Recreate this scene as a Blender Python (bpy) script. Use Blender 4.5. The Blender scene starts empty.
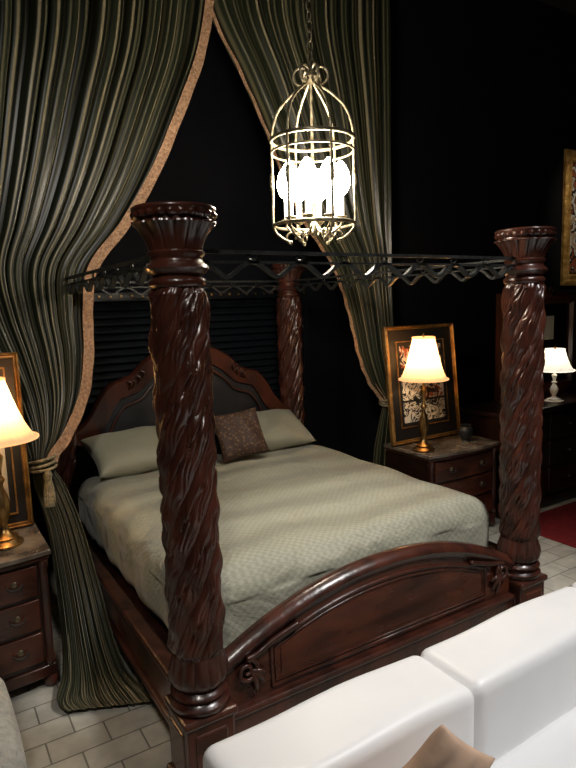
import bpy, math, random
import numpy as np
from mathutils import Matrix, Vector, Euler
random.seed(4)
SC=bpy.context.scene
COL=bpy.context.collection
pi=math.pi

# ---------------------------------------------------------------- materials
def new_mat(name):
    m=bpy.data.materials.new(name); m.use_nodes=True
    nt=m.node_tree; nt.nodes.clear()
    o=nt.nodes.new("ShaderNodeOutputMaterial")
    return m,nt,o
def pbr(name,c1,c2=None,rough=.5,metal=0,scale=6,stretch=(1,1,1),bump=0,bscale=None,emit=None,es=0,coat=0,spec=.5,detail=4,sheen=0,lo=.35,hi=.65):
    m,nt,o=new_mat(name); N=nt.nodes; L=nt.links
    b=N.new("ShaderNodeBsdfPrincipled")
    b.inputs["Roughness"].default_value=rough; b.inputs["Metallic"].default_value=metal
    b.inputs["Coat Weight"].default_value=coat; b.inputs["Coat Roughness"].default_value=.15
    b.inputs["Specular IOR Level"].default_value=spec
    b.inputs["Sheen Weight"].default_value=sheen
    tc=N.new("ShaderNodeTexCoord"); mp=N.new("ShaderNodeMapping"); mp.inputs["Scale"].default_value=stretch
    L.new(tc.outputs["Object"],mp.inputs[0])
    if c2 is not None:
        n=N.new("ShaderNodeTexNoise"); n.inputs["Scale"].default_value=scale; n.inputs["Detail"].default_value=detail
        L.new(mp.outputs[0],n.inputs["Vector"])
        r=N.new("ShaderNodeValToRGB"); r.color_ramp.elements[0].position=lo; r.color_ramp.elements[1].position=hi
        r.color_ramp.elements[0].color=(*c1,1); r.color_ramp.elements[1].color=(*c2,1)
        L.new(n.outputs["Fac"],r.inputs[0]); L.new(r.outputs[0],b.inputs["Base Color"])
    else: b.inputs["Base Color"].default_value=(*c1,1)
    if bump:
        n2=N.new("ShaderNodeTexNoise"); n2.inputs["Scale"].default_value=bscale or scale*3; n2.inputs["Detail"].default_value=5
        L.new(mp.outputs[0],n2.inputs["Vector"])
        bp=N.new("ShaderNodeBump"); bp.inputs["Strength"].default_value=bump; bp.inputs["Distance"].default_value=.02
        L.new(n2.outputs["Fac"],bp.inputs["Height"]); L.new(bp.outputs[0],b.inputs["Normal"])
    if emit: b.inputs["Emission Color"].default_value=(*emit,1); b.inputs["Emission Strength"].default_value=es
    L.new(b.outputs[0],o.inputs[0])
    return m
WOOD=pbr("mahogany_carved",(.024,.008,.0055),(.074,.021,.012),rough=.30,scale=9,stretch=(1,1,.3),bump=.15,bscale=30,coat=.3)
WOODP=pbr("mahogany_panel",(.028,.008,.005),(.094,.025,.012),rough=.27,scale=5,stretch=(.6,1,2.2),detail=8,coat=.4)
WOODD=pbr("dark_walnut",(.008,.004,.003),(.026,.010,.007),rough=.3,scale=7,stretch=(.5,1,2),bump=.1,coat=.3)
IRON=pbr("wrought_iron",(.020,.022,.022),(.05,.052,.05),rough=.42,metal=.4,scale=30)
BRASS=pbr("antique_brass",(.30,.17,.06),(.55,.36,.15),rough=.32,metal=1,scale=20)
GILT=pbr("aged_gilt_iron",(.12,.10,.06),(.40,.35,.24),rough=.4,metal=.7,scale=25)
GOLD=pbr("gold_leaf",(.20,.10,.03),(.45,.25,.08),rough=.45,metal=.7,scale=14,bump=.4,bscale=35)
GOLDB=pbr("carved_gold_leaf",(.38,.20,.05),(.75,.45,.14),rough=.45,metal=.5,scale=10,bump=.9,bscale=22)
BLACK=pbr("black_paint_wall",(.0035,.004,.0062),(.005,.0055,.0082),rough=.8,scale=3,spec=.15)
SLAT=pbr("black_lacquer",(.007,.009,.012),rough=.33,spec=.5)
CEIL=pbr("dark_ceiling",(.004,.004,.004),rough=.9)
LEATHER=pbr("black_leather",(.009,.010,.012),(.016,.018,.022),rough=.5,scale=8,bump=.15)
SOFA=pbr("white_leather",(.82,.82,.83),(.86,.86,.86),rough=.42,scale=3,bump=.06,bscale=7)
TAN=pbr("tan_trim",(.24,.135,.075),(.48,.29,.17),rough=.85,scale=60,bump=.5,bscale=120)
PILT=pbr("tan_cushion",(.46,.30,.20),(.60,.41,.29),rough=.8,scale=5,bump=.2)
PILO=pbr("rust_cushion",(.44,.22,.07),(.58,.31,.11),rough=.8,scale=5,bump=.2)
CHAIR=pbr("grey_chenille",(.46,.45,.39),(.62,.60,.53),rough=.95,scale=35,bump=.8,bscale=70,sheen=.2)
RUG=pbr("red_rug",(.15,.004,.008),(.22,.007,.012),rough=.95,scale=30,bump=.4)
MARBLE=pbr("brown_marble",(.06,.045,.035),(.24,.20,.16),rough=.18,scale=7,detail=9,coat=.3)
GLASSD=pbr("mirror_glass",(.35,.35,.38),rough=.03,metal=1)
PORC=pbr("white_ceramic",(.75,.72,.66),rough=.25,coat=.5)
MAT_BLACK=pbr("black_mat_board",(.010,.010,.011),rough=.5)
CREAM=pbr("cream_paper",(.30,.27,.22),(.45,.41,.34),rough=.6,scale=4)

def bed_cloth(name,c1,c2):
    m,nt,o=new_mat(name); N=nt.nodes; L=nt.links
    b=N.new("ShaderNodeBsdfPrincipled"); b.inputs["Roughness"].default_value=.60; b.inputs["Sheen Weight"].default_value=.15
    tc=N.new("ShaderNodeTexCoord")
    mp=N.new("ShaderNodeMapping"); mp.inputs["Scale"].default_value=(1,1,1); L.new(tc.outputs["Object"],mp.inputs[0])
    ch=N.new("ShaderNodeTexChecker"); ch.inputs["Scale"].default_value=48; L.new(mp.outputs[0],ch.inputs[0])
    ch.inputs[1].default_value=(*c1,1); ch.inputs[2].default_value=(*c2,1)
    L.new(ch.outputs[0],b.inputs["Base Color"])
    wv=N.new("ShaderNodeTexWave"); wv.bands_direction='Y'; wv.inputs["Scale"].default_value=.85; wv.inputs["Distortion"].default_value=3.5; wv.inputs["Detail"].default_value=2; wv.inputs["Detail Scale"].default_value=1.2
    L.new(mp.outputs[0],wv.inputs["Vector"])
    n2=N.new("ShaderNodeTexNoise"); n2.inputs["Scale"].default_value=4; n2.inputs["Detail"].default_value=4; n2.inputs["Distortion"].default_value=1.0
    L.new(mp.outputs[0],n2.inputs["Vector"])
    bw=N.new("ShaderNodeBump"); bw.inputs["Strength"].default_value=.7; bw.inputs["Distance"].default_value=.05
    L.new(wv.outputs["Fac"],bw.inputs["Height"])
    bp=N.new("ShaderNodeBump"); bp.inputs["Strength"].default_value=.6; bp.inputs["Distance"].default_value=.05
    L.new(n2.outputs["Fac"],bp.inputs["Height"]); L.new(bw.outputs[0],bp.inputs["Normal"])
    bp2=N.new("ShaderNodeBump"); bp2.inputs["Strength"].default_value=.10; bp2.inputs["Distance"].default_value=.006
    L.new(ch.outputs["Fac"],bp2.inputs["Height"]); L.new(bp.outputs[0],bp2.inputs["Normal"])
    L.new(bp2.outputs[0],b.inputs["Normal"]); L.new(b.outputs[0],o.inputs[0])
    return m
SAGE=bed_cloth("sage_comforter",(.275,.272,.205),(.33,.327,.252))
SAGEP=pbr("sage_pillowcase",(.27,.27,.20),(.32,.315,.24),rough=.6,scale=3,bump=.4,bscale=6,sheen=.15)

def curtain_mat():
    m,nt,o=new_mat("striped_velvet"); N=nt.nodes; L=nt.links
    b=N.new("ShaderNodeBsdfPrincipled"); b.inputs["Roughness"].default_value=.36
    b.inputs["Specular IOR Level"].default_value=.5
    uv=N.new("ShaderNodeUVMap"); uv.uv_map="UVMap"
    sp=N.new("ShaderNodeSeparateXYZ"); L.new(uv.outputs[0],sp.inputs[0])
    fr=N.new("ShaderNodeMath"); fr.operation='FRACT'; L.new(sp.outputs[0],fr.inputs[0])
    r=N.new("ShaderNodeValToRGB"); e=r.color_ramp.elements
    G=(.015,.019,.010,1); D=(.005,.007,.004,1); Y=(.235,.205,.125,1); S=(.10,.096,.056,1)
    e[0].position=0; e[0].color=G; e[1].position=1; e[1].color=G
    for p,c in [(.17,G),(.22,Y),(.28,Y),(.34,D),(.49,D),(.54,S),(.59,S),(.65,G),(.76,G),(.80,S),(.83,S),(.88,D)]:
        q=e.new(p); q.color=c
    L.new(fr.outputs[0],r.inputs[0]); L.new(r.outputs[0],b.inputs["Base Color"])
    L.new(b.outputs[0],o.inputs[0]); return m
VELVET=curtain_mat()

def leopard():
    m,nt,o=new_mat("brown_patterned"); N=nt.nodes; L=nt.links
    b=N.new("ShaderNodeBsdfPrincipled"); b.inputs["Roughness"].default_value=.7
    tc=N.new("ShaderNodeTexCoord"); v=N.new("ShaderNodeTexVoronoi"); v.inputs["Scale"].default_value=42; L.new(tc.outputs["Object"],v.inputs["Vector"])
    r=N.new("ShaderNodeValToRGB"); e=r.color_ramp.elements
    e[0].position=.15; e[0].color=(.18,.10,.05,1); e[1].position=.45; e[1].color=(.045,.020,.012,1)
    L.new(v.outputs["Distance"],r.inputs[0]); L.new(r.outputs[0],b.inputs["Base Color"]); L.new(b.outputs[0],o.inputs[0]); return m
LEO=leopard()
def art(name,cols,scale,seedv):
    m,nt,o=new_mat(name); N=nt.nodes; L=nt.links
    b=N.new("ShaderNodeBsdfPrincipled"); b.inputs["Roughness"].default_value=.5
    tc=N.new("ShaderNodeTexCoord"); mp=N.new("ShaderNodeMapping"); mp.inputs["Location"].default_value=(seedv,seedv*2,seedv)
    L.new(tc.outputs["Object"],mp.inputs[0])
    v=N.new("ShaderNodeTexNoise"); v.inputs["Scale"].default_value=scale; v.inputs["Detail"].default_value=2; v.inputs["Distortion"].default_value=1.5
    L.new(mp.outputs[0],v.inputs["Vector"])
    r=N.new("ShaderNodeValToRGB"); r.color_ramp.interpolation='CONSTANT'; e=r.color_ramp.elements
    e[0].position=0; e[0].color=(*cols[0],1); e[1].position=.42; e[1].color=(*cols[1],1)
    for i,c in enumerate(cols[2:]):
        q=e.new(.5+.07*i); q.color=(*c,1)
    L.new(v.outputs["Fac"],r.inputs[0]); L.new(r.outputs[0],b.inputs["Base Color"]); L.new(b.outputs[0],o.inputs[0]); return m
def tilemat():
    m,nt,o=new_mat("beige_stone_tile"); N=nt.nodes; L=nt.links
    b=N.new("ShaderNodeBsdfPrincipled"); b.inputs["Roughness"].default_value=.55
    tc=N.new("ShaderNodeTexCoord"); mp=N.new("ShaderNodeMapping"); L.new(tc.outputs["Object"],mp.inputs[0])
    t=N.new("ShaderNodeTexBrick"); t.offset=.5; t.inputs["Scale"].default_value=1
    t.inputs["Brick Width"].default_value=.26; t.inputs["Row Height"].default_value=.15; t.inputs["Mortar Size"].default_value=.004
    t.inputs["Color1"].default_value=(.42,.405,.355,1); t.inputs["Color2"].default_value=(.48,.465,.41,1); t.inputs["Mortar"].default_value=(.17,.16,.135,1)
    L.new(mp.outputs[0],t.inputs["Vector"])
    n=N.new("ShaderNodeTexNoise"); n.inputs["Scale"].default_value=9; n.inputs["Detail"].default_value=6; L.new(mp.outputs[0],n.inputs["Vector"])
    mx=N.new("ShaderNodeMix"); mx.data_type='RGBA'; mx.blend_type='OVERLAY'; mx.inputs[0].default_value=.5
    L.new(t.outputs["Color"],mx.inputs[6]); L.new(n.outputs["Fac"],mx.inputs[7]); L.new(mx.outputs[2],b.inputs["Base Color"])
    bp=N.new("ShaderNodeBump"); bp.inputs["Strength"].default_value=.5; bp.inputs["Distance"].default_value=.01; bp.invert=True
    L.new(t.outputs["Fac"],bp.inputs["Height"]); L.new(bp.outputs[0],b.inputs["Normal"]); L.new(b.outputs[0],o.inputs[0]); return m
TILE=tilemat()
def shade_mat(name,c,es):
    m,nt,o=new_mat(name); N=nt.nodes; L=nt.links
    d=N.new("ShaderNodeBsdfDiffuse"); d.inputs[0].default_value=(*c,1)
    t=N.new("ShaderNodeBsdfTranslucent"); t.inputs[0].default_value=(*c,1)
    mx=N.new("ShaderNodeMixShader"); mx.inputs[0].default_value=.6; L.new(d.outputs[0],mx.inputs[1]); L.new(t.outputs[0],mx.inputs[2])
    e=N.new("ShaderNodeEmission"); e.inputs[0].default_value=(*c,1); e.inputs[1].default_value=es
    a=N.new("ShaderNodeAddShader"); L.new(mx.outputs[0],a.inputs[0]); L.new(e.outputs[0],a.inputs[1]); L.new(a.outputs[0],o.inputs[0]); return m
SHADE=shade_mat("cream_silk_shade",(.95,.66,.36),.45)
SHADEW=shade_mat("white_shade",(.95,.90,.80),.6)
def emis(name,c,s):
    m,nt,o=new_mat(name); e=nt.nodes.new("ShaderNodeEmission"); e.inputs[0].default_value=(*c,1); e.inputs[1].default_value=s
    nt.links.new(e.outputs[0],o.inputs[0]); return m
BULB=emis("lit_bulb",(1,.90,.74),45)
CANDLE=pbr("candle_sleeve",(.85,.8,.7),rough=.5,emit=(1,.9,.72),es=3)  # sleeves are no lamps; emission paints the bulbs' glow onto them

# ---------------------------------------------------------------- geometry helpers
def empty(name,loc=(0,0,0),rot=(0,0,0)):
    e=bpy.data.objects.new(name,None); COL.objects.link(e); e.location=loc; e.rotation_euler=rot; e.empty_display_size=.1; return e
def mobj(name,V,F,mat,parent=None,smooth=True,loc=None,rot=None,uvs=None):
    me=bpy.data.meshes.new(name); me.from_pydata([tuple(v) for v in V],[],F); me.update()
    me.materials.append(mat)
    if smooth:
        me.polygons.foreach_set("use_smooth",[True]*len(me.polygons))
    if uvs is not None:
        ul=me.uv_layers.new(name="UVMap")
        for l in me.loops: ul.data[l.index].uv=uvs[l.vertex_index]
    ob=bpy.data.objects.new(name,me); COL.objects.link(ob)
    if parent: ob.parent=parent
    if loc: ob.location=loc
    if rot: ob.rotation_euler=rot
    return ob
def autosmooth(ob,ang=.6):
    me=ob.data
    import bmesh
    bm=bmesh.new(); bm.from_mesh(me); bmesh.ops.recalc_face_normals(bm,faces=bm.faces)
    for e in bm.edges:
        if len(e.link_faces)==2 and e.calc_face_angle(0)>ang: e.smooth=False
    bm.to_mesh(me); bm.free(); return ob
def grid_faces(nv,nu,wrap=False,off=0):
    F=[]
    for i in range(nv-1):
        for j in range(nu if wrap else nu-1):
            a=off+i*nu+j; b=off+i*nu+(j+1)%nu; F.append((a,b,b+nu,a+nu))
    return F
def lathe(name,prof,mat,parent=None,seg=40,fn=None,loc=None,rot=None,cap=True):
    V=[];n=len(prof)
    for (r,z) in prof:
        for j in range(seg):
            t=2*pi*j/seg; rr=fn(r,z,t) if fn else r
            V.append((rr*math.cos(t),rr*math.sin(t),z))
    F=grid_faces(n,seg,True)
    if cap:
        F.append(tuple(range(seg))[::-1]); F.append(tuple(range((n-1)*seg,n*seg)))
    return autosmooth(mobj(name,V,F,mat,parent,True,loc,rot),.9)
def smooth_path(P,sub=8,closed=False):
    P=[Vector(p) for p in P]; out=[]; n=len(P)
    rng=n if closed else n-1
    for i in range(rng):
        p0=P[(i-1)%n] if (closed or i>0) else P[i]; p1=P[i]; p2=P[(i+1)%n]; p3=P[(i+2)%n] if (closed or i+2<n) else P[(i+1)%n]
        for k in range(sub):
            t=k/sub
            out.append(.5*((2*p1)+(p2-p0)*t+(2*p0-5*p1+4*p2-p3)*t*t+(3*p1-p0-3*p2+p3)*t**3))
    if not closed: out.append(P[-1])
    return out
def sweep_data(pts,prof,up=Vector((0,0,1)),closed=False,scale=None):
    V=[];F=[];n=len(pts);m=len(prof)
    for i,p in enumerate(pts):
        a=pts[(i-1)%n] if (closed or i>0) else p; b=pts[(i+1)%n] if (closed or i<n-1) else p
        t=(b-a).normalized(); s=t.cross(up)
        if s.length<1e-4: s=t.cross(Vector((.3,1,.1)))
        s.normalize(); u=s.cross(t).normalized(); k=scale(i/(n-1)) if scale else 1
        for (x,y) in prof: V.append(p+s*x*k+u*y*k)
    F=grid_faces(n,m,True)
    if closed:
        for j in range(m):
            a=(n-1)*m+j; b=(n-1)*m+(j+1)%m; F.append((a,b,(j+1)%m,j))
    else: F.append(tuple(range(m))[::-1]); F.append(tuple(range((n-1)*m,n*m)))
    return V,F
def circ(r,n=8): return [(r*math.cos(2*pi*i/n),r*math.sin(2*pi*i/n)) for i in range(n)]
def merge(parts):
    V=[];F=[]
    for v,f in parts:
        o=len(V); V+=list(v); F+=[tuple(i+o for i in q) for q in f]
    return V,F
def tube(name,pts,r,mat,parent=None,up=Vector((0,0,1)),closed=False,n=8,scale=None):
    V,F=sweep_data([Vector(p) for p in pts],circ(r,n),up,closed,scale); return mobj(name,V,F,mat,parent)
def box_data(x0,x1,y0,y1,z0,z1):
    V=[(x0,y0,z0),(x1,y0,z0),(x1,y1,z0),(x0,y1,z0),(x0,y0,z1),(x1,y0,z1),(x1,y1,z1),(x0,y1,z1)]
    return V,[(0,3,2,1),(4,5,6,7),(0,1,5,4),(1,2,6,5),(2,3,7,6),(3,0,4,7)]
def bevel(ob,w=.006,s=2):
    md=ob.modifiers.new("bevel","BEVEL"); md.width=w; md.segments=s; md.limit_method='ANGLE'; return ob
def box(name,x0,x1,y0,y1,z0,z1,mat,parent=None,bv=.006,rot=None):
    V,F=box_data(x0,x1,y0,y1,z0,z1); ob=mobj(name,V,F,mat,parent,False)
    if bv: bevel(ob,bv)
    if rot: ob.rotation_euler=rot
    return ob
def boxes(name,L,mat,parent=None,bv=.004):
    V,F=merge([box_data(*b) for b in L]); ob=mobj(name,V,F,mat,parent,False)
    if bv: bevel(ob,bv)
    return ob
def rbox(name,c,s,r,mat,parent=None,n=14,fn=None,rot=None):
    import bmesh
    bm=bmesh.new(); bmesh.ops.create_cube(bm,size=2)
    bmesh.ops.subdivide_edges(bm,edges=bm.edges[:],cuts=n,use_grid_fill=True)
    h=Vector((s[0]/2,s[1]/2,s[2]/2))
    for v in bm.verts:
        q=Vector([math.copysign(abs(a)**.6,a) if abs(a)>1e-9 else 0 for a in v.co])
        p=Vector((q.x*h.x,q.y*h.y,q.z*h.z))
        inn=Vector([max(-(h[i]-r),min(h[i]-r,p[i])) for i in range(3)])
        d=p-inn
        if d.length>1e-9: d=d.normalized()*r
        v.co=inn+d
        if fn: v.co=fn(v.co.copy(),h)
    me=bpy.data.meshes.new(name); bm.to_mesh(me); bm.free(); me.materials.append(mat)
    me.polygons.foreach_set("use_smooth",[True]*len(me.polygons))
    ob=bpy.data.objects.new(name,me); COL.objects.link(ob); ob.location=c
    if parent: ob.parent=parent
    if rot: ob.rotation_euler=rot
    return ob
def pillow(name,w,d,t,mat,loc,rot,seed=0,parent=None):
    rnd=random.Random(seed); ph=[rnd.uniform(0,6) for _ in range(6)]
    nu=40; V=[];F=[]
    for side in (1,-1):
        o=len(V)
        for i in range(nu+1):
            for j in range(nu+1):
                a=-1+2*i/nu; b=-1+2*j/nu
                e=max(0,(1-abs(a)**2.6))*max(0,(1-abs(b)**2.6)); th=e**.42
                pin=1-.07*(1-abs(a)**2)*(abs(b)**3); pin2=1-.07*(1-abs(b)**2)*(abs(a)**3)
                x=a*w/2*pin2; y=b*d/2*pin
                z=side*t/2*th*(1+.08*math.sin(3*a+ph[0])*math.cos(2.4*b+ph[1]))+.006*math.sin(9*a+ph[2]+3*b)*th
                V.append((x,y,z))
        f=grid_faces(nu+1,nu+1,False,o)
        F+= f if side==1 else [q[::-1] for q in f]
    ob=mobj(name,V,F,mat,parent,True,loc,rot)
    import bmesh
    bm=bmesh.new(); bm.from_mesh(ob.data); bmesh.ops.remove_doubles(bm,verts=bm.verts,dist=.0004); bm.to_mesh(ob.data); bm.free()
    return ob
def rect_frame(name,w,h,loops,mat,parent=None,loc=(0,0,0),rot=None):
    V=[]
    for ins,dep in loops:
        V+=[(-w/2+ins,-dep,ins),(w/2-ins,-dep,ins),(w/2-ins,-dep,h-ins),(-w/2+ins,-dep,h-ins)]
    F=grid_faces(len(loops),4,True)
    return mobj(name,V,F,mat,parent,False,loc,rot)

# ---------------------------------------------------------------- room shell
def slab(name,x0,x1,y0,y1,z0,z1,mat): return box(name,x0,x1,y0,y1,z0,z1,mat,None,0)
slab("floor",-4,7.5,-6,3.3,-.1,0,TILE)
slab("ceiling",-4,7.5,-6,3.3,5.0,5.1,CEIL)
slab("wall_back",-4,7.5,2.85,2.95,0,5,BLACK)
slab("wall_alcove_right",2.86,7.5,2.12,2.84,0,5,BLACK)
slab("wall_alcove_left",-4,-1.0,2.12,2.84,0,5,BLACK)
slab("wall_left",-4.1,-4,-6,3.3,0,5,BLACK)
slab("wall_right",7.5,7.6,-6,3.3,0,5,BLACK)
slab("wall_front",-4,7.5,-6.1,-6,0,5,BLACK)
box("red_rug",3.35,6.6,.25,1.12,0,.012,RUG,None,.004)
lp=empty("louvered_panel",(0,0,0))
L=[(-.35,2.45,2.80,2.845,2.02,2.09),(-.35,2.45,2.80,2.845,.3,.36),(-.35,-.29,2.80,2.845,.0,2.02),(2.39,2.45,2.80,2.845,.0,2.02)]
boxes("panel_frame",L,SLAT,lp)
V=[];F=[]
z=.40
while z<2.0:
    o=len(V); V+=[(-.29,2.785,z),(2.39,2.785,z),(2.39,2.83,z+.05),(-.29,2.83,z+.05),(-.29,2.79,z-.006),(2.39,2.79,z-.006),(2.39,2.835,z+.044),(-.29,2.835,z+.044)]
    F+=[(o,o+1,o+2,o+3),(o+7,o+6,o+5,o+4),(o,o+4,o+5,o+1)]; z+=.062
mobj("slats",V,F,SLAT,lp,False)
boxes("brass_studs",[(-.3+.09*i,-.28+.09*i,2.788,2.80,2.05,2.07) for i in range(31)],BRASS,lp,.003)

# ---------------------------------------------------------------- bed
bed=empty("four_poster_bed")
def post(nm,x,y,s=1.0):
    boxes(nm+"_plinth",[(x-.105,x+.105,y-.105,y+.105,.03,.33),(x-.122,x+.122,y-.122,y+.122,0,.05),(x-.118,x+.118,y-.118,y+.118,.325,.36)],WOOD,bed,.012)
    boxes(nm+"_plinth_panel",[(x-.07,x+.07,y-.112,y+.112,.09,.29),(x-.112,x+.112,y-.07,y+.07,.09,.29)],WOODP,bed,.008)
    prof=[(.02,.355),(.112,.36),(.122,.372),(.122,.388),(.108,.396),(.100,.405),(.110,.415),(.118,.428),(.110,.442),(.098,.448),(.094,.46)]
    lathe(nm+"_base_rings",prof,WOOD,bed,48,loc=(x,y,0))
    pr=[(.095,.45),(.112,.47),(.118,.50),(.112,.53),(.104,.56),(.100,.585)]
    lathe(nm+"_base_leaves",pr,WOOD,bed,144,fn=lambda r,z,t:r+(.012*abs(math.sin(6*t))**.6-.006)*math.sin(max(0,min(1,(z-.45)/.135))*pi),loc=(x,y,0))
    z0,z1=.56,2.035; nz=460; seg=180; P=[]
    for i in range(nz+1):
        z=z0+(z1-z0)*i/nz; P.append((.103,z))
    def f(r,z,t):
        s=5*t-z*27
        a=(s/(2*pi))%1.0
        band=.024*(math.sin(pi*a)**.5)*(1-.30*a)
        w=math.sin(pi*a)
        q=15*t-z*40+5.5*(a-.5)*math.cos(5*t+z*16)
        leaf=.0095*w*(abs(math.sin(q))**.7-.5)
        vein=-.008*math.exp(-((a-.38)/.045)**2)
        curl=.005*math.sin(5*t+z*31)*w
        e=max(0,min(1,(z-z0)/.05,(z1-z)/.04))
        return r-.014+(band+leaf+vein+curl)*e
    lathe(nm+"_carved_shaft",P,WOOD,bed,seg,fn=f,loc=(x,y,0))
    prof=[(.09,2.015),(.104,2.025),(.108,2.038),(.104,2.050),(.096,2.056),(.096,2.066),(.110,2.074),(.120,2.090),(.110,2.106),(.099,2.112),(.096,2.122),(.096,2.128),(.106,2.138),(.106,2.148),(.096,2.155)]
    lathe(nm+"_neck_rings",prof,WOOD,bed,56,loc=(x,y,0))
    pr=[(.098,2.150)]
    for i in range(1,15):
        t_=i/14; pr.append((.098+.050*t_**1.7,2.150+.102*t_))
    pr+=[(.150,2.246),(.130,2.250)]
    def cap(r,z,t):
        k=(z-2.15)/.10; k=max(0,min(1,k))
        lf=abs(math.cos(4*t)); sm=abs(math.cos(8*t+.4))
        return r+k*(.020*(lf**.6-.6))+.006*k*(sm-.5)-.006*math.exp(-((abs(math.sin(4*t)))/.12)**2)
    lathe(nm+"_capital_leaves",pr,WOOD,bed,176,fn=cap,loc=(x,y,0))
    pr=[(.10,2.238),(.130,2.240),(.138,2.25),(.136,2.262),(.150,2.270),(.153,2.282),(.150,2.290),(.154,2.295),(.154,2.303),(.148,2.308),(.0,2.308)]
    lathe(nm+"_crown",pr,WOOD,bed,144,fn=lambda r,z,t:r+(.005*math.sin(24*t) if 2.265<z<2.289 else 0),loc=(x,y,0),cap=False)
LB=2.43
post("foot_left",0,0); post("foot_right",2,0); post("head_left",0,LB); post("head_right",2,LB)
for sx,nm in ((0,"left"),(2,"right")):
    o=1 if sx else -1
    xa,xb=sorted((sx+o*.03,sx+o*.075))
    boxes("side_rail_"+nm,[(xa,xb,.1,LB-.1,.20,.42)],WOODP,bed,.01)
    xc,xd=sorted((sx+o*.02,sx+o*.092))
    boxes("side_rail_moulding_"+nm,[(xc,xd,.1,LB-.1,.405,.44),(xc,xd,.1,LB-.1,.19,.225)],WOOD,bed,.010)
box("bed_slats_platform",.03,1.97,.1,LB-.08,.28,.34,WOODD,bed)
def ftop(x):
    d=(x-.98)/.88
    return .690-.230*abs(d)**2.1
def curve_panel(name,fn,x0,x1,zb,y0,y1,mat,parent,n=60,zbf=None):
    V=[];F=[]
    for i in range(n+1):
        x=x0+(x1-x0)*i/n; b=zbf(x) if zbf else zb; t=fn(x)
        V+=[(x,y0,b),(x,y0,t),(x,y1,t),(x,y1,b)]
    F=grid_faces(n+1,4,True); F.append((0,1,2,3)); F.append((4*n+3,4*n+2,4*n+1,4*n))
    return autosmooth(mobj(name,V,F,mat,parent,True),.5)
curve_panel("footboard_panel",ftop,.09,1.91,.14,-.028,.028,WOODP,bed)
pts=[Vector((.09+1.82*i/60,0,ftop(.09+1.82*i/60))) for i in range(61)]
prof=[(-.045,.0),(-.052,.012),(-.046,.028),(-.032,.038),(-.018,.05),(.018,.05),(.032,.038),(.046,.028),(.052,.012),(.045,0),(.040,-.018),(.03,-.025),(-.03,-.025),(-.040,-.018)]
V,F=sweep_data(pts,prof,Vector((0,0,1))); autosmooth(mobj("footboard_cap",V,F,WOOD,bed),.8)
boxes("footboard_rail",[(.09,1.91,-.055,.05,.12,.27),(.09,1.91,-.068,.055,.255,.285),(.09,1.91,-.068,.055,.10,.135)],WOOD,bed,.01)
def loop_xz(fn,x0,x1,zb,y,ins,n=40):
    P=[Vector((x0+(x1-x0)*i/n,y,fn(x0+(x1-x0)*i/n)-ins)) for i in range(n+1)]
    return [Vector((x0,y,zb))]+P+[Vector((x1,y,zb))]
for k,(ins,r) in enumerate(((.065,.009),(.09,.005))):
    tube("footboard_bead_%d"%k,loop_xz(ftop,.32+.02*k,1.68-.02*k,.315+.02*k,-.03,ins),r,WOOD,bed,up=Vector((0,1,0)),closed=True)
curve_panel("footboard_burl_inset",lambda x:ftop(x)-.105,.37,1.63,.36,-.033,0,WOODP,bed)
def spiral(cx,cz,y,r0,turns,dirn,a0,n=50):
    return [Vector((cx+dirn*r0*(1-.85*i/n)*math.cos(a0+turns*2*pi*i/n),y,cz+r0*(1-.85*i/n)*math.sin(a0+turns*2*pi*i/n))) for i in range(n+1)]
for nm,cx,dr in (("left",.195,1),("right",1.805,-1)):
    sp=spiral(cx,.435,-.045,.055,1.6,-dr,pi*.5)
    lead=smooth_path([Vector((cx+dr*.26,-.045,ftop(cx+dr*.26)-.045)),Vector((cx+dr*.13,-.045,ftop(cx+dr*.13)-.035)),Vector((cx+dr*.05,-.045,.497)),sp[0]],8)
    tube("footboard_scroll_"+nm,lead+sp[1:],.014,WOOD,bed,up=Vector((0,1,0)),scale=lambda t:1-.45*t)
    for q,(ax,az) in enumerate(((.05,-.02),(.042,-.055),(.018,-.08))):
        a=Vector((cx+dr*.02,-.04,.43)); b=Vector((cx+dr*(.02+ax*.9),-.05,.43+az*.6)); c=Vector((cx+dr*(.02+ax*1.5),-.04,.43+az*1.4))
        tube("footboard_leaf_%s_%d"%(nm,q),smooth_path([a,b,c],8),.013,WOOD,bed,up=Vector((0,1,0)),scale=lambda t:math.sin(pi*(.15+.8*t)))
HP=[(.06,1.02),(.14,1.06),(.22,1.14),(.30,1.27),(.38,1.36),(.47,1.39),(.55,1.42),(.66,1.52),(.82,1.60),(1.0,1.63)]
HP=HP+[(2-a,b) for a,b in HP[-2::-1]]
hp=smooth_path([Vector((a,LB,b)) for a,b in HP],6)
V=[];n=len(hp)
for p in hp: V+=[(p.x,LB-.025,.35),(p.x,LB-.025,p.z-.03),(p.x,LB+.025,p.z-.03),(p.x,LB+.025,.35)]
F=grid_faces(n,4,True); F+=[(0,1,2,3),(4*n-1,4*n-2,4*n-3,4*n-4)]
autosmooth(mobj("headboard_leather_panel",V,F,LEATHER,bed),.5)
prof=[(-.055,-.105),(-.065,-.08),(-.05,-.03),(-.065,.0),(-.055,.025),(-.03,.035),(.03,.035),(.05,.02),(.05,-.10),(-.04,-.115)]
V,F=sweep_data(hp,prof,Vector((0,0,1))); autosmooth(mobj("headboard_arch_frame",V,F,WOOD,bed),.8)
inn=[Vector((1+(p.x-1)*.88,LB-.045,p.z-.155)) for p in hp]
tube("headboard_inner_bead",inn,.010,WOOD,bed,up=Vector((0,1,0)))
shell=[]
for k in range(11):
    a=pi*(.08+.84*k/10); R=.10
    shell.append(sweep_data([Vector((1,LB-.07,1.60)),Vector((1+.5*R*math.cos(a),LB-.085,1.60+.5*R*math.sin(a))),Vector((1+R*math.cos(a),LB-.06,1.60+R*math.sin(a)))],circ(.014,8),Vector((0,1,0)),False,lambda t:.5+.6*t))
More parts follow.
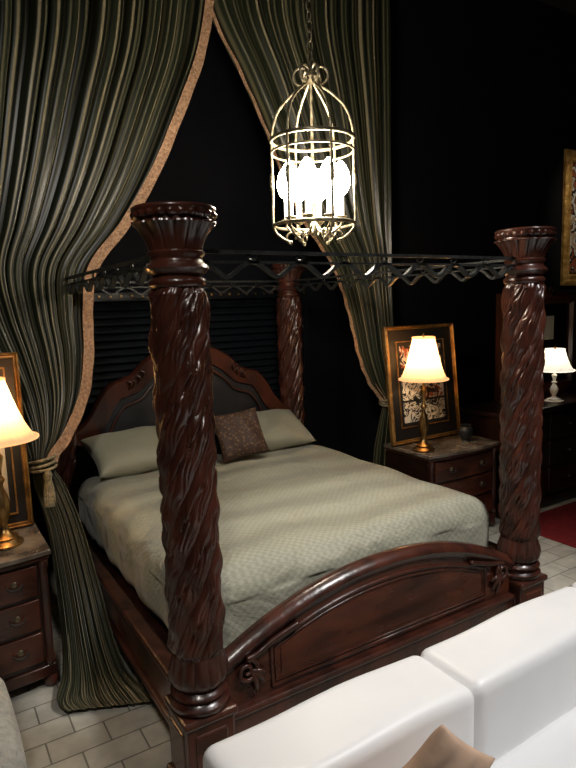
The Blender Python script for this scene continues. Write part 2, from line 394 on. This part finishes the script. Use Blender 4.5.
V,F=merge(shell); mobj("headboard_shell_crest",V,F,WOOD,bed)
for sgn in (-1,1):
    parts=[]
    for k in range(4):
        i=int((.30+.02*k)*n) if sgn<0 else int((.70-.02*k)*n)
        p=hp[max(0,min(n-1,i))]
        parts.append(sweep_data(smooth_path([p+Vector((0,-.05,-.06)),p+Vector((sgn*-.02,-.08,-.01)),p+Vector((sgn*.02,-.07,.015))],5),circ(.011,6),Vector((0,1,0)),False,lambda t:math.sin(pi*(.1+.85*t))))
    V,F=merge(parts); mobj("headboard_leaves_%s"%("l" if sgn<0 else "r"),V,F,WOOD,bed)
def canopy_side(nm,A,B,nw):
    A=Vector(A);B=Vector(B); d=(B-A); parts=[]
    up=Vector((0,0,1))
    flat=[(-.012,-.007),(.012,-.007),(.012,.007),(-.012,.007)]
    parts.append(sweep_data([A+up*.050,B+up*.050],flat,up)); parts.append(sweep_data([A+up*.012,B+up*.012],[(a,b*.6) for a,b in flat],up))
    P=[]; N=nw*18
    for i in range(N+1):
        t=i/N; P.append(A+d*t+up*(-.046+.058*abs(math.cos(pi*nw*t))**1.5))
    parts.append(sweep_data(P,[(-.012,-.007),(.012,-.007),(.012,.007),(-.012,.007)],up))
    side=d.normalized().cross(up)
    for i in range(nw):
        c=A+d*(i/nw)
        if i: 
            Q=[c+d.normalized()*(.022*math.cos(a)*(1-.07*a))+up*(.031+.015*math.sin(a)*(1-.07*a)) for a in [k*.45 for k in range(14)]]
            parts.append(sweep_data(Q,circ(.004,6),side))
    V,F=merge(parts); mobj("canopy_rail_"+nm,V,F,IRON,bed,False)
hc=2.105
canopy_side("front",(.09,0,hc),(1.91,0,hc),8)
canopy_side("back",(.09,LB,hc),(1.91,LB,hc),8)
canopy_side("left",(0,.09,hc),(0,LB-.09,hc),10)
canopy_side("right",(2,.09,hc),(2,LB-.09,hc),10)

# bedding
def comf(p,h):
    w=p.copy()
    if p.z>0:
        w.z+=.022*(1-(p.x/h.x)**2)*(1-(p.y/h.y)**2)
        w.z+=.006*math.sin(p.x*7+p.y*2)+.005*math.sin(p.y*9-p.x*3)+.003*math.sin(p.x*19+p.y*13)
        w.z-=.045*max(0,(p.y-h.y*.55)/(h.y*.45))
    if abs(p.x)>h.x*.9 and p.z<.1: w.x+=.010*math.sin(p.y*17+1.3*math.sin(p.y*5))
    if abs(p.y)>h.y*.95 and p.z<.1: w.y+=.010*math.sin(p.x*15)
    return w
rbox("comforter",(1.0,1.22,.57),(1.945,2.20,.44),.13,SAGE,None,n=46,fn=comf)
pillow("pillow",.80,.48,.20,SAGEP,(.50,2.12,.922),(math.radians(22),0,math.radians(3)),1)
pillow("pillow",.80,.48,.20,SAGEP,(1.50,2.12,.922),(math.radians(24),0,math.radians(-3)),2)
pillow("accent_pillow",.37,.37,.12,LEO,(1.14,1.80,1.00),(math.radians(58),math.radians(-6),math.radians(-8)),5)

# ---------------------------------------------------------------- curtains
BRASS_CLOTH=pbr("gold_cord",(.16,.13,.075),(.34,.29,.18),rough=.6,scale=60,bump=.5)
def interp(rows,v):
    n=len(rows)-1; s=v*n; i=min(n-1,int(s)); t=s-i
    R=lambda k:np.array(rows[max(0,min(n,k))],float)
    p0,p1,p2,p3=R(i-1),R(i),R(i+1),R(i+2)
    return .5*((2*p1)+(p2-p0)*t+(2*p0-5*p1+4*p2-p3)*t*t+(3*p1-p0-3*p2+p3)*t**3)
def curtain(rows,npl,stripes,trim_side,seed,tiev,tiec,tier):
    E=empty("striped_curtain"); NU=npl*14+1; NV=150; V=[];uv=[];edge=[]
    rnd=random.Random(seed); ph=[rnd.uniform(0,6.28) for _ in range(8)]
    for i in range(NV):
        v=i/(NV-1); z,xl,yl,xr,yr,amp=interp(rows,v)
        for j in range(NU):
            u=j/(NU-1); uu=u+.012*math.sin(9*u+ph[0])+.006*math.sin(23*u+ph[1])
            a=2*pi*npl*uu
            s=math.sin(a); m=.75+.25*math.sin(5.3*u*npl*.37+ph[5])
            fold=m*math.copysign(abs(s)**.7,s)+.30*math.sin(a*.5+ph[2]+1.2*v)+.15*math.sin(2*a+ph[3]+3*v)
            w=abs(xr-xl)+abs(yr-yl)
            x=xl+(xr-xl)*u+.30*w/npl*math.cos(a+.6); y=yl+(yr-yl)*u+amp*fold
            V.append((x,y,z)); uv.append((u*stripes,v))
            if v<=tiev and ((trim_side>0 and j==NU-1) or (trim_side<0 and j==0)): edge.append(Vector((x,y,z)))
    mobj("fabric",V,grid_faces(NV,NU),VELVET,E,True,uvs=uv)
    TV=[]; cols=5
    for i,p in enumerate(edge):
        a=edge[max(0,i-1)]; b=edge[min(len(edge)-1,i+1)]; t=(b-a).normalized()
        nrm=Vector((0,-1,0)).cross(t); nrm.y=0
        if nrm.length<.01: nrm=Vector((1,0,0))
        nrm.normalize()
        if nrm.x*trim_side<0: nrm=-nrm
        for c in range(cols):
            k=c/(cols-1)
            TV.append(p+Vector((0,-.04,0))+nrm*(-.035+.065*k)+Vector((0,.008*math.sin(i*1.1+k*2)*k,0)))
    mobj("fringe_trim",TV,grid_faces(len(edge),cols),TAN,E,True)
    parts=[]
    c=Vector(tiec)
    for k in range(3):
        P=[c+Vector((tier[0]*math.cos(a),tier[1]*math.sin(a),.022*k-.02+.012*math.sin(a+k))) for a in [2*pi*q/36 for q in range(36)]]
        parts.append(sweep_data(P,circ(.010,8),Vector((0,0,1)),True))
    Vv,Ff=merge(parts); mobj("tieback_rope",Vv,Ff,BRASS_CLOTH,E)
    lathe("tassel",[(.0,.0),(.012,-.0),(.018,-.02),(.024,-.04),(.018,-.06),(.020,-.075),(.026,-.11),(.032,-.16),(.034,-.22),(.0,-.222)],BRASS_CLOTH,E,48,fn=lambda r,z,t:r*(1+.06*math.sin(16*t)),loc=(tiec[0]+tier[0]*.3,tiec[1]-tier[1]-.02,tiec[2]-.02),cap=False)
    return E
left=[(4.95,-1.35,1.90,1.14,1.90,.07),(4.45,-1.33,1.90,1.10,1.90,.07),(4.04,-1.31,1.9,1.03,1.9,.075),(3.65,-1.28,1.9,.94,1.9,.075),(3.27,-1.25,1.9,.78,1.9,.075),
(2.85,-1.2,1.9,.58,1.9,.07),(2.50,-1.12,1.9,.36,1.9,.065),(2.22,-1.02,1.9,.14,1.9,.06),(1.95,-.90,1.88,.09,1.9,.055),(1.68,-.74,1.84,.07,1.86,.05),(1.42,-.57,1.76,.01,1.80,.04),
(1.20,-.42,1.66,-.12,1.70,.03),(1.07,-.36,1.60,-.23,1.62,.02),(.93,-.34,1.56,-.18,1.54,.025),(.72,-.30,1.48,-.135,1.40,.04),(.45,-.30,1.32,-.12,1.16,.05),(.22,-.32,1.14,-.11,.96,.055),(.09,-.36,.96,-.08,.80,.05),(.05,-.42,.82,-.02,.64,.03),(.03,-.40,.74,.0,.56,.012)]
curtain(left,23,44,1,3,12/19,(-.295,1.60,1.06),(.090,.072))
right=[(4.95,1.17,1.9,2.69,1.9,.07),(4.45,1.14,1.9,2.69,1.9,.07),(4.05,1.14,1.9,2.69,1.9,.07),(3.61,1.38,1.9,2.69,1.9,.065),(3.21,1.58,1.9,2.69,1.9,.06),(2.88,1.72,1.9,2.69,1.9,.06),
(2.57,1.90,1.9,2.69,1.9,.055),(2.32,2.10,1.9,2.70,1.9,.05),(2.08,2.22,1.9,2.70,1.9,.045),(1.80,2.29,1.88,2.70,1.88,.04),(1.50,2.35,1.86,2.71,1.86,.035),(1.26,2.44,1.84,2.72,1.84,.03),(1.08,2.56,1.82,2.72,1.82,.02),
(.92,2.54,1.82,2.74,1.82,.025),(.65,2.50,1.84,2.77,1.84,.035),(.3,2.47,1.84,2.8,1.84,.035),(.02,2.45,1.84,2.83,1.84,.035)]
curtain(right,15,28,-1,8,12.2/16,(2.64,1.82,1.08),(.105,.07))

# ---------------------------------------------------------------- chandelier
CX,CY=1.0,.55
ch=empty("lantern_chandelier",(CX,CY,0))
R=.215; nb=6
parts=[]
for zz,rr,rt in ((2.79,R,.010),(2.73,R,.006),(2.36,R,.009)):
    parts.append(sweep_data([Vector((rr*math.cos(a),rr*math.sin(a),zz)) for a in [2*pi*k/48 for k in range(48)]],circ(rt,8),Vector((0,0,1)),True))
for k in range(nb):
    a=2*pi*(k+.35)/nb; c,s=math.cos(a),math.sin(a)
    path=[(R*.55,2.275),(R*.8,2.30),(R,2.36),(R,2.53),(R,2.68),(R,2.77),(R*.97,2.85),(R*.82,2.94),(R*.52,3.01),(R*.2,3.06),(.02,3.09)]
    P=smooth_path([Vector((r*c,r*s,z)) for r,z in path],8)
    parts.append(sweep_data(P,circ(.007,8),Vector((-s,c,0))))
    parts.append(sweep_data([Vector((r*c,r*s,z)) for r,z in ((R+.002,2.55),(R+.004,2.59),(R+.002,2.63))],circ(.012,8),Vector((-s,c,0))))
    Q=[Vector(((.045+.045*math.cos(t)*(1-.1*t))*c,(.045+.045*math.cos(t)*(1-.1*t))*s,3.11+.045*math.sin(t)*(1-.1*t))) for t in [q*.4-1.5 for q in range(14)]]
    parts.append(sweep_data(Q,circ(.007,6),Vector((-s,c,0))))
    Q=[Vector(((R*.55+.03*math.cos(t)*(1-.1*t))*c,(R*.55+.03*math.cos(t)*(1-.1*t))*s,2.30+.03*math.sin(t)*(1-.1*t))) for t in [q*.4-1.5 for q in range(14)]]
    parts.append(sweep_data(Q,circ(.006,6),Vector((-s,c,0))))
NC=8
for k in range(NC):
    a2=2*pi*(k+.35)/NC+.5; c2,s2=math.cos(a2),math.sin(a2)
    P=smooth_path([Vector((r*c2,r*s2,z)) for r,z in ((.01,2.37),(.05,2.32),(.10,2.32),(.145,2.355),(.145,2.385))],6)
    parts.append(sweep_data(P,circ(.006,6),Vector((-s2,c2,0))))
V,F=merge(parts); mobj("iron_cage",V,F,GILT,ch)
lathe("center_stem",[(.0,2.30),(.015,2.31),(.022,2.34),(.010,2.37),(.008,2.45),(.018,2.5),(.008,2.55),(.006,3.06),(.02,3.08),(.03,3.10),(.012,3.13),(.012,3.17),(.0,3.18)],GILT,ch,20,cap=False)
for k in range(NC):
    a=2*pi*(k+.35)/NC+.5; x,y=.145*math.cos(a),.145*math.sin(a)
    lathe("drip_pan_%d"%k,[(.0,2.38),(.02,2.383),(.032,2.395),(.028,2.397),(.0,2.391)],GILT,ch,20,loc=(x,y,0),cap=False)
    lathe("candle_%d"%k,[(.0,2.391),(.015,2.391),(.015,2.50),(.0,2.502)],CANDLE,ch,16,loc=(x,y,0),cap=False)
    lathe("bulb_%d"%k,[(.0,2.498),(.016,2.503),(.034,2.520),(.048,2.552),(.050,2.585),(.042,2.622),(.027,2.652),(.010,2.672),(.0,2.675)],BULB,ch,24,loc=(x,y,0),cap=False)
parts=[]
z=3.175; k=0
while z<4.95:
    P=[Vector((.016*math.cos(t) if k%2 else 0,0 if k%2 else .016*math.cos(t),z+.028+.030*math.sin(t))) for t in [2*pi*q/16 for q in range(16)]]
    parts.append(sweep_data(P,circ(.0045,6),Vector((0,1,0)) if k%2 else Vector((1,0,0)),True)); z+=.048; k+=1
V,F=merge(parts); mobj("chain",V,F,GILT,ch)
lathe("ceiling_canopy",[(.0,4.95),(.04,4.955),(.07,4.98),(.075,5.0),(.0,5.0)],GILT,ch,24,cap=False)

# ---------------------------------------------------------------- nightstands
def nightstand(name,x0,x1,y0,y1,h):
    E=empty(name); w=x1-x0
    def bow(x,b=.035): return b*(1-((x-(x0+x1)/2)/(w/2))**2)
    def slabp(nm,xa,xb,ya,yb,z0,z1,mat,b=.035,n=24):
        V=[]
        for i in range(n+1):
            x=xa+(xb-xa)*i/n; V+=[(x,ya-bow(x,b),z0),(x,yb,z0),(x,yb,z1),(x,ya-bow(x,b),z1)]
        F=grid_faces(n+1,4,True); F+=[(0,1,2,3),(4*n+3,4*n+2,4*n+1,4*n)]
        ob=autosmooth(mobj(nm,V,F,mat,E,True),.5); bevel(ob,.005); return ob
    slabp("marble_top",x0-.015,x1+.015,y0-.02,y1,h-.028,h,MARBLE)
    slabp("top_moulding",x0-.005,x1+.005,y0-.01,y1-.005,h-.052,h-.028,WOOD)
    slabp("carcass",x0+.01,x1-.01,y0+.012,y1-.01,.10,h-.05,WOODD,.03)
    slabp("plinth",x0-.002,x1+.002,y0,y1-.005,.07,.13,WOOD)
    nd=3; zz0=.15; dh=(h-.06-zz0)/nd
    for k in range(nd):
        a=zz0+k*dh
        slabp("drawer_%d"%k,x0+.06,x1-.06,y0-.003,y0+.03,a+.01,a+dh-.01,WOODP,.032)
        for sx in (-.5,.5):
            xx=(x0+x1)/2+sx*w*.45; yy=y0-.003-bow(xx,.032)
            P=[Vector((xx+.035*math.cos(t),yy-.012-.008*abs(math.sin(t)),a+dh*.5+.012-.022*math.sin(t))) for t in [pi*q/10 for q in range(11)]]
            tube("pull_%d_%d"%(k,int(sx*2+1)),P,.004,IRON,E,up=Vector((0,1,0)))
            lathe("rosette_%d_%d"%(k,int(sx*2+1)),[(.0,.0),(.016,.0),(.013,.006),(.0,.008)],GILT,E,16,loc=(xx,yy,a+dh*.5+.012),rot=(pi/2,0,0),cap=False)
    for sx,xx in enumerate((x0+.028,x1-.028)):
        lathe("corner_column_%d"%sx,[(.02,.13),(.028,.14),(.028,.17),(.02,.18),(.022,.3),(.022,h-.15),(.02,h-.1),(.028,h-.09),(.028,h-.055),(.02,h-.05)],WOOD,E,48,fn=lambda r,z,t:r+(.003*math.sin(4*t+z*60) if .19<z<h-.11 else 0),loc=(xx,y0+.012,0))
        for q,yy in enumerate((y0+.03,y1-.05)):
            lathe("foot_%d_%d"%(sx,q),[(.02,.0),(.034,.01),(.042,.03),(.036,.055),(.03,.075)],WOOD,E,24,loc=(xx,yy,0))
    return E
nightstand("nightstand",-1.0,-.38,1.02,1.50,.75)
nightstand("nightstand",2.45,3.24,1.16,1.68,.75)

# ---------------------------------------------------------------- lamps
BULBW=emis("lamp_bulb",(1,.8,.5),12)
def lamp(x,y,z,H,rb,rt,sh,shade,base,watts,col=(1,.72,.42)):
    E=empty("table_lamp",(x,y,z)); b=H-sh
    k=b/.5
    prof=[(.0,.002),(.085,.002),(.088,.012),(.07,.022),(.06,.03),(.065,.04),(.04,.055),(.022,.075),(.018,.10),(.028,.13),(.036,.165),(.038,.20),(.028,.24),(.016,.27),(.014,.29),(.026,.305),(.026,.315),(.012,.33),(.014,.36),(.022,.40),(.026,.42),(.012,.44),(.009,.46),(.008,.56),(.0,.562)]
    lathe("base",[(r,q*k) for r,q in prof],base,E,32,fn=lambda r,zz,t:r*(1+.05*math.cos(10*t)) if .11*k<zz<.25*k else r,cap=False)
    pr=[]
    for i in range(25):
        t=i/24; r=rb+(rt-rb)*(t**.62); pr.append((r,b+sh*t))
    lathe("shade",pr,shade,E,144,fn=lambda r,zz,t:r*(1+.012*math.sin(36*t)),cap=False)
    for nm,zz,r in (("shade_rim_bottom",b,rb),("shade_rim_top",b+sh,rt)):
        tube(nm,[Vector((r*1.01*math.cos(a),r*1.01*math.sin(a),zz)) for a in [2*pi*q/48 for q in range(48)]],.006,shade,E,closed=True)
    lathe("bulb",[(.0,.0),(.015,.005),(.028,.04),(.03,.06),(.02,.085),(.0,.095)],BULBW,E,16,loc=(0,0,b+.07),cap=False)
    tube("harp",[Vector((.035*math.sin(t)*1.2,0,b+.02+(sh)*t/pi)) for t in [pi*q/16 for q in range(17)]],.003,BRASS,E,up=Vector((0,1,0)))
    lathe("finial",[(.0,-.005),(.008,.0),(.012,.015),(.006,.025),(.0,.04)],BRASS,E,16,loc=(0,0,b+sh),cap=False)
    l=bpy.data.lights.new("lamp_light","POINT"); l.energy=watts; l.color=col; l.shadow_soft_size=.03
    lo=bpy.data.objects.new("lamp_light",l); COL.objects.link(lo); lo.parent=E; lo.location=(0,0,b+sh*.55)
    return E
lamp(-.55,1.21,.75,.87,.20,.065,.31,SHADE,BRASS,13)
lamp(2.54,1.31,.75,.91,.19,.085,.33,SHADE,BRASS,12)
lamp(4.29,1.35,.952,.50,.175,.085,.20,SHADEW,PORC,8,(1,.85,.62))

# ---------------------------------------------------------------- framed pictures
def picture(name,w,h,loc,rot,fw,mat,inner,panels):
    E=empty(name,loc,rot)
    rect_frame("frame",w,h,[(0,0),(0,.03),(fw*.35,.042),(fw*.55,.032),(fw*.85,.036),(fw,.018)],mat,E)
    boxes("backing",[(-w/2+.01,w/2-.01,-.012,0,.01,h-.01)],MAT_BLACK,E,0)
    if inner:
        rect_frame("inner_fillet",w*inner[0],h*inner[1],[(0,.012),(0,.020),(.008,.020),(.008,.012)],GOLD,E,(0,0,h*(1-inner[1])/2))
    for i,(xa,xb,za,zb,m) in enumerate(panels):
        boxes("print_%d"%i,[(xa,xb,-.017,-.011,za,zb)],m,E,0)
    return E
W_=(.62,.60,.55);K_=(.012,.012,.012);R_=(.25,.07,.03);S_=(.35,.25,.16)
A1=art("print_a",[K_,W_,R_,K_],9,1.3);A2=art("print_b",[K_,R_,W_,S_],8,4.1);A3=art("print_c",[K_,W_,K_,W_],10,7.7);A4=art("print_d",[R_,K_,W_,S_],7,2.9)
picture("framed_picture",.80,.99,(2.82,1.565,.755),(math.radians(-6),0,0),.032,GOLD,(.70,.74),
 [(-.24,-.01,.55,.82,A1),(.01,.24,.55,.82,A2),(-.24,-.01,.36,.53,A3),(.01,.24,.36,.53,A1),(-.24,.24,.17,.34,A3)])
picture("framed_picture",.72,.98,(-.74,1.445,.755),(math.radians(-2),0,0),.03,GOLD,(.80,.84),[(-.25,.25,.12,.86,CREAM)])
picture("framed_picture",1.25,1.50,(6.10,2.11,2.07),(0,0,0),.13,GOLDB,None,[(-.49,.49,.14,1.36,A4)])
lathe("dark_vase",[(.0,.002),(.035,.002),(.03,.012),(.05,.04),(.062,.075),(.055,.11),(.035,.13),(.045,.145),(.04,.145),(.0,.12)],LEATHER,None,32,loc=(3.04,1.32,.75),cap=False)

# ---------------------------------------------------------------- dresser with mirror
dr=empty("dresser")
box("carcass",3.42,5.2,1.22,1.74,.08,.90,WOODD,dr,.01)
box("top",3.39,5.23,1.19,1.75,.90,.95,WOODD,dr,.012)
box("plinth",3.40,5.22,1.20,1.745,0,.10,WOODD,dr,.01)
for i in range(3):
    for j in range(3):
        xa=3.46+.58*i; za=.13+.255*j
        box("drawer_%d_%d"%(i,j),xa,xa+.55,1.205,1.23,za,za+.235,WOODD,dr,.01)
        lathe("knob_%d_%d"%(i,j),[(.0,.0),(.01,.0),(.01,.012),(.016,.02),(.013,.03),(.0,.033)],IRON,dr,16,loc=(xa+.275,1.205,za+.12),rot=(pi/2,0,0),cap=False)
mr=empty("dresser_mirror",(4.50,1.70,.952))
rect_frame("frame",1.25,1.04,[(0,0),(0,.04),(.03,.055),(.07,.045),(.10,.055),(.12,.02)],WOOD,mr)
boxes("backboard",[(-.62,.62,-.005,.01,.01,1.03)],WOODD,mr,0)
boxes("glass",[(-.51,.51,-.018,-.008,.11,.93)],GLASSD,mr,0)
boxes("tucked_card",[(.06,.24,-.024,-.019,.56,.80)],CREAM,mr,0)
parts=[]
for k in range(9):
    a=pi*(.06+.88*k/8); parts.append(sweep_data([Vector((0,-.04,1.0)),Vector((.1*math.cos(a),-.06,1.0+.05*math.sin(a))),Vector((.22*math.cos(a),-.04,1.0+.09*math.sin(a)))],circ(.02,8),Vector((0,1,0)),False,lambda t:.5+.6*t))
V,F=merge(parts); mobj("crest",V,F,WOOD,mr)

# ---------------------------------------------------------------- white sofa
sf=empty("white_leather_sofa")
def soft(p,h):
    q=p.copy()
    q.z+=.012*(1-(p.x/h.x)**2) if p.z>0 else 0
    q.z+=.003*math.sin(p.x*11+p.y*9); q.y+=.004*math.sin(p.x*8)
    return q
xs=[(-.235,.670),(.662,1.62),(1.614,2.46)]
for i,(a,b) in enumerate(xs):
    rbox("back_cushion_%d"%i,((a+b)/2,-.70,.42),(b-a,.30,.42),.045,SOFA,sf,n=28,fn=soft)
    rbox("seat_cushion_%d"%i,((a+b)/2,-1.16,.26),(b-a,.64,.15),.045,SOFA,sf,n=18,fn=soft)
rbox("frame_base",(1.11,-1.02,.135),(2.68,.93,.15),.03,SOFA,sf,n=12)
rbox("arm_right",(2.55,-1.02,.31),(.18,.93,.50),.05,SOFA,sf,n=14)
for i,(x,y) in enumerate(((-.12,-.62),(2.42,-.62),(-.12,-1.4),(2.42,-1.4))):
    lathe("leg_%d"%i,[(.02,0),(.028,.03),(.03,.065)],IRON,sf,16,loc=(x,y,0))
pillow("throw_pillow",.31,.31,.085,PILT,(.325,-.985,.545),(math.radians(-76),math.radians(43),0),9)
pillow("throw_pillow",.31,.31,.085,PILO,(-.02,-.985,.555),(math.radians(-76),math.radians(-43),math.radians(3)),12)

# ---------------------------------------------------------------- armchair at left
ac=empty("armchair")
rbox("seat",(-1.13,.04,.34),(.62,.72,.24),.07,CHAIR,ac,n=14)
rbox("back",(-1.13,.42,.50),(.86,.20,.72),.09,CHAIR,ac,n=14)
for s,x in (("left",-1.51),("right",-.76)):
    rbox("arm_panel_"+s,(x,.04,.27),(.13,.74,.40),.05,CHAIR,ac,n=12)
    lathe("arm_roll_"+s,[(.0,-.39),(.05,-.39),(.078,-.375),(.088,-.34),(.094,-.2),(.097,0),(.094,.15),(.084,.28),(.06,.35),(.0,.37)],CHAIR,ac,32,loc=(x,.02,.47),rot=(pi/2,0,0),cap=False)
for i,(x,y) in enumerate(((-1.49,-.26),(-.77,-.26),(-1.49,.42),(-.77,.42))):
    lathe("foot_%d"%i,[(.02,0),(.03,.02),(.035,.05),(.025,.09)],WOODD,ac,16,loc=(x,y,0))

# ---------------------------------------------------------------- lights
def light(name,kind,loc,e,col,size=.1,target=None,spot=None):
    l=bpy.data.lights.new(name,kind); l.energy=e; l.color=col
    if kind=='AREA': l.size=size
    else: l.shadow_soft_size=size
    if spot: l.spot_size=spot; l.spot_blend=.8
    o=bpy.data.objects.new(name,l); COL.objects.link(o); o.location=loc
    if target: o.rotation_euler=(Vector(target)-Vector(loc)).to_track_quat('-Z','Y').to_euler()
    return o
light("chandelier_light",'POINT',(CX,CY,2.60),120,(1,.85,.67),.12)
light("showroom_ceiling_light",'SPOT',(2.0,-2.2,4.7),680,(1,.98,.96),.35,(1.5,-.9,.6),math.radians(60))
light("showroom_track_light",'SPOT',(-1.4,-2.6,4.6),250,(1,.94,.86),.2,(-.2,1.2,1.4),math.radians(64))
light("added_picture_fill",'SPOT',(5.2,.2,4.6),110,(1,.88,.68),.08,(5.9,2.1,2.7),math.radians(34))  # added spot to brighten the gold picture, no known fixture behind it
w=bpy.data.worlds.new("World"); SC.world=w; w.use_nodes=True
w.node_tree.nodes["Background"].inputs[0].default_value=(.5,.55,.7,1); w.node_tree.nodes["Background"].inputs[1].default_value=.01

# ---------------------------------------------------------------- camera
cx,cy,cz,yaw,pitch,roll,f=-.8377,-2.1176,1.9435,.5523,.1313,-.0314,595.765
fw=Vector((math.sin(yaw)*math.cos(pitch),math.cos(yaw)*math.cos(pitch),-math.sin(pitch)))
r=Vector((math.cos(yaw),-math.sin(yaw),0)); u=r.cross(fw)
r2=r*math.cos(roll)+u*math.sin(roll); u2=-r*math.sin(roll)+u*math.cos(roll)
cd=bpy.data.cameras.new("camera");co=bpy.data.objects.new("camera",cd);COL.objects.link(co)
cd.sensor_fit='VERTICAL';cd.sensor_height=24;cd.lens=24*f/768; cd.clip_start=.05
M=Matrix((r2,u2,-fw)).transposed().to_4x4();M.translation=Vector((cx,cy,cz));co.matrix_world=M
SC.camera=co
SC.view_settings.view_transform='Standard'
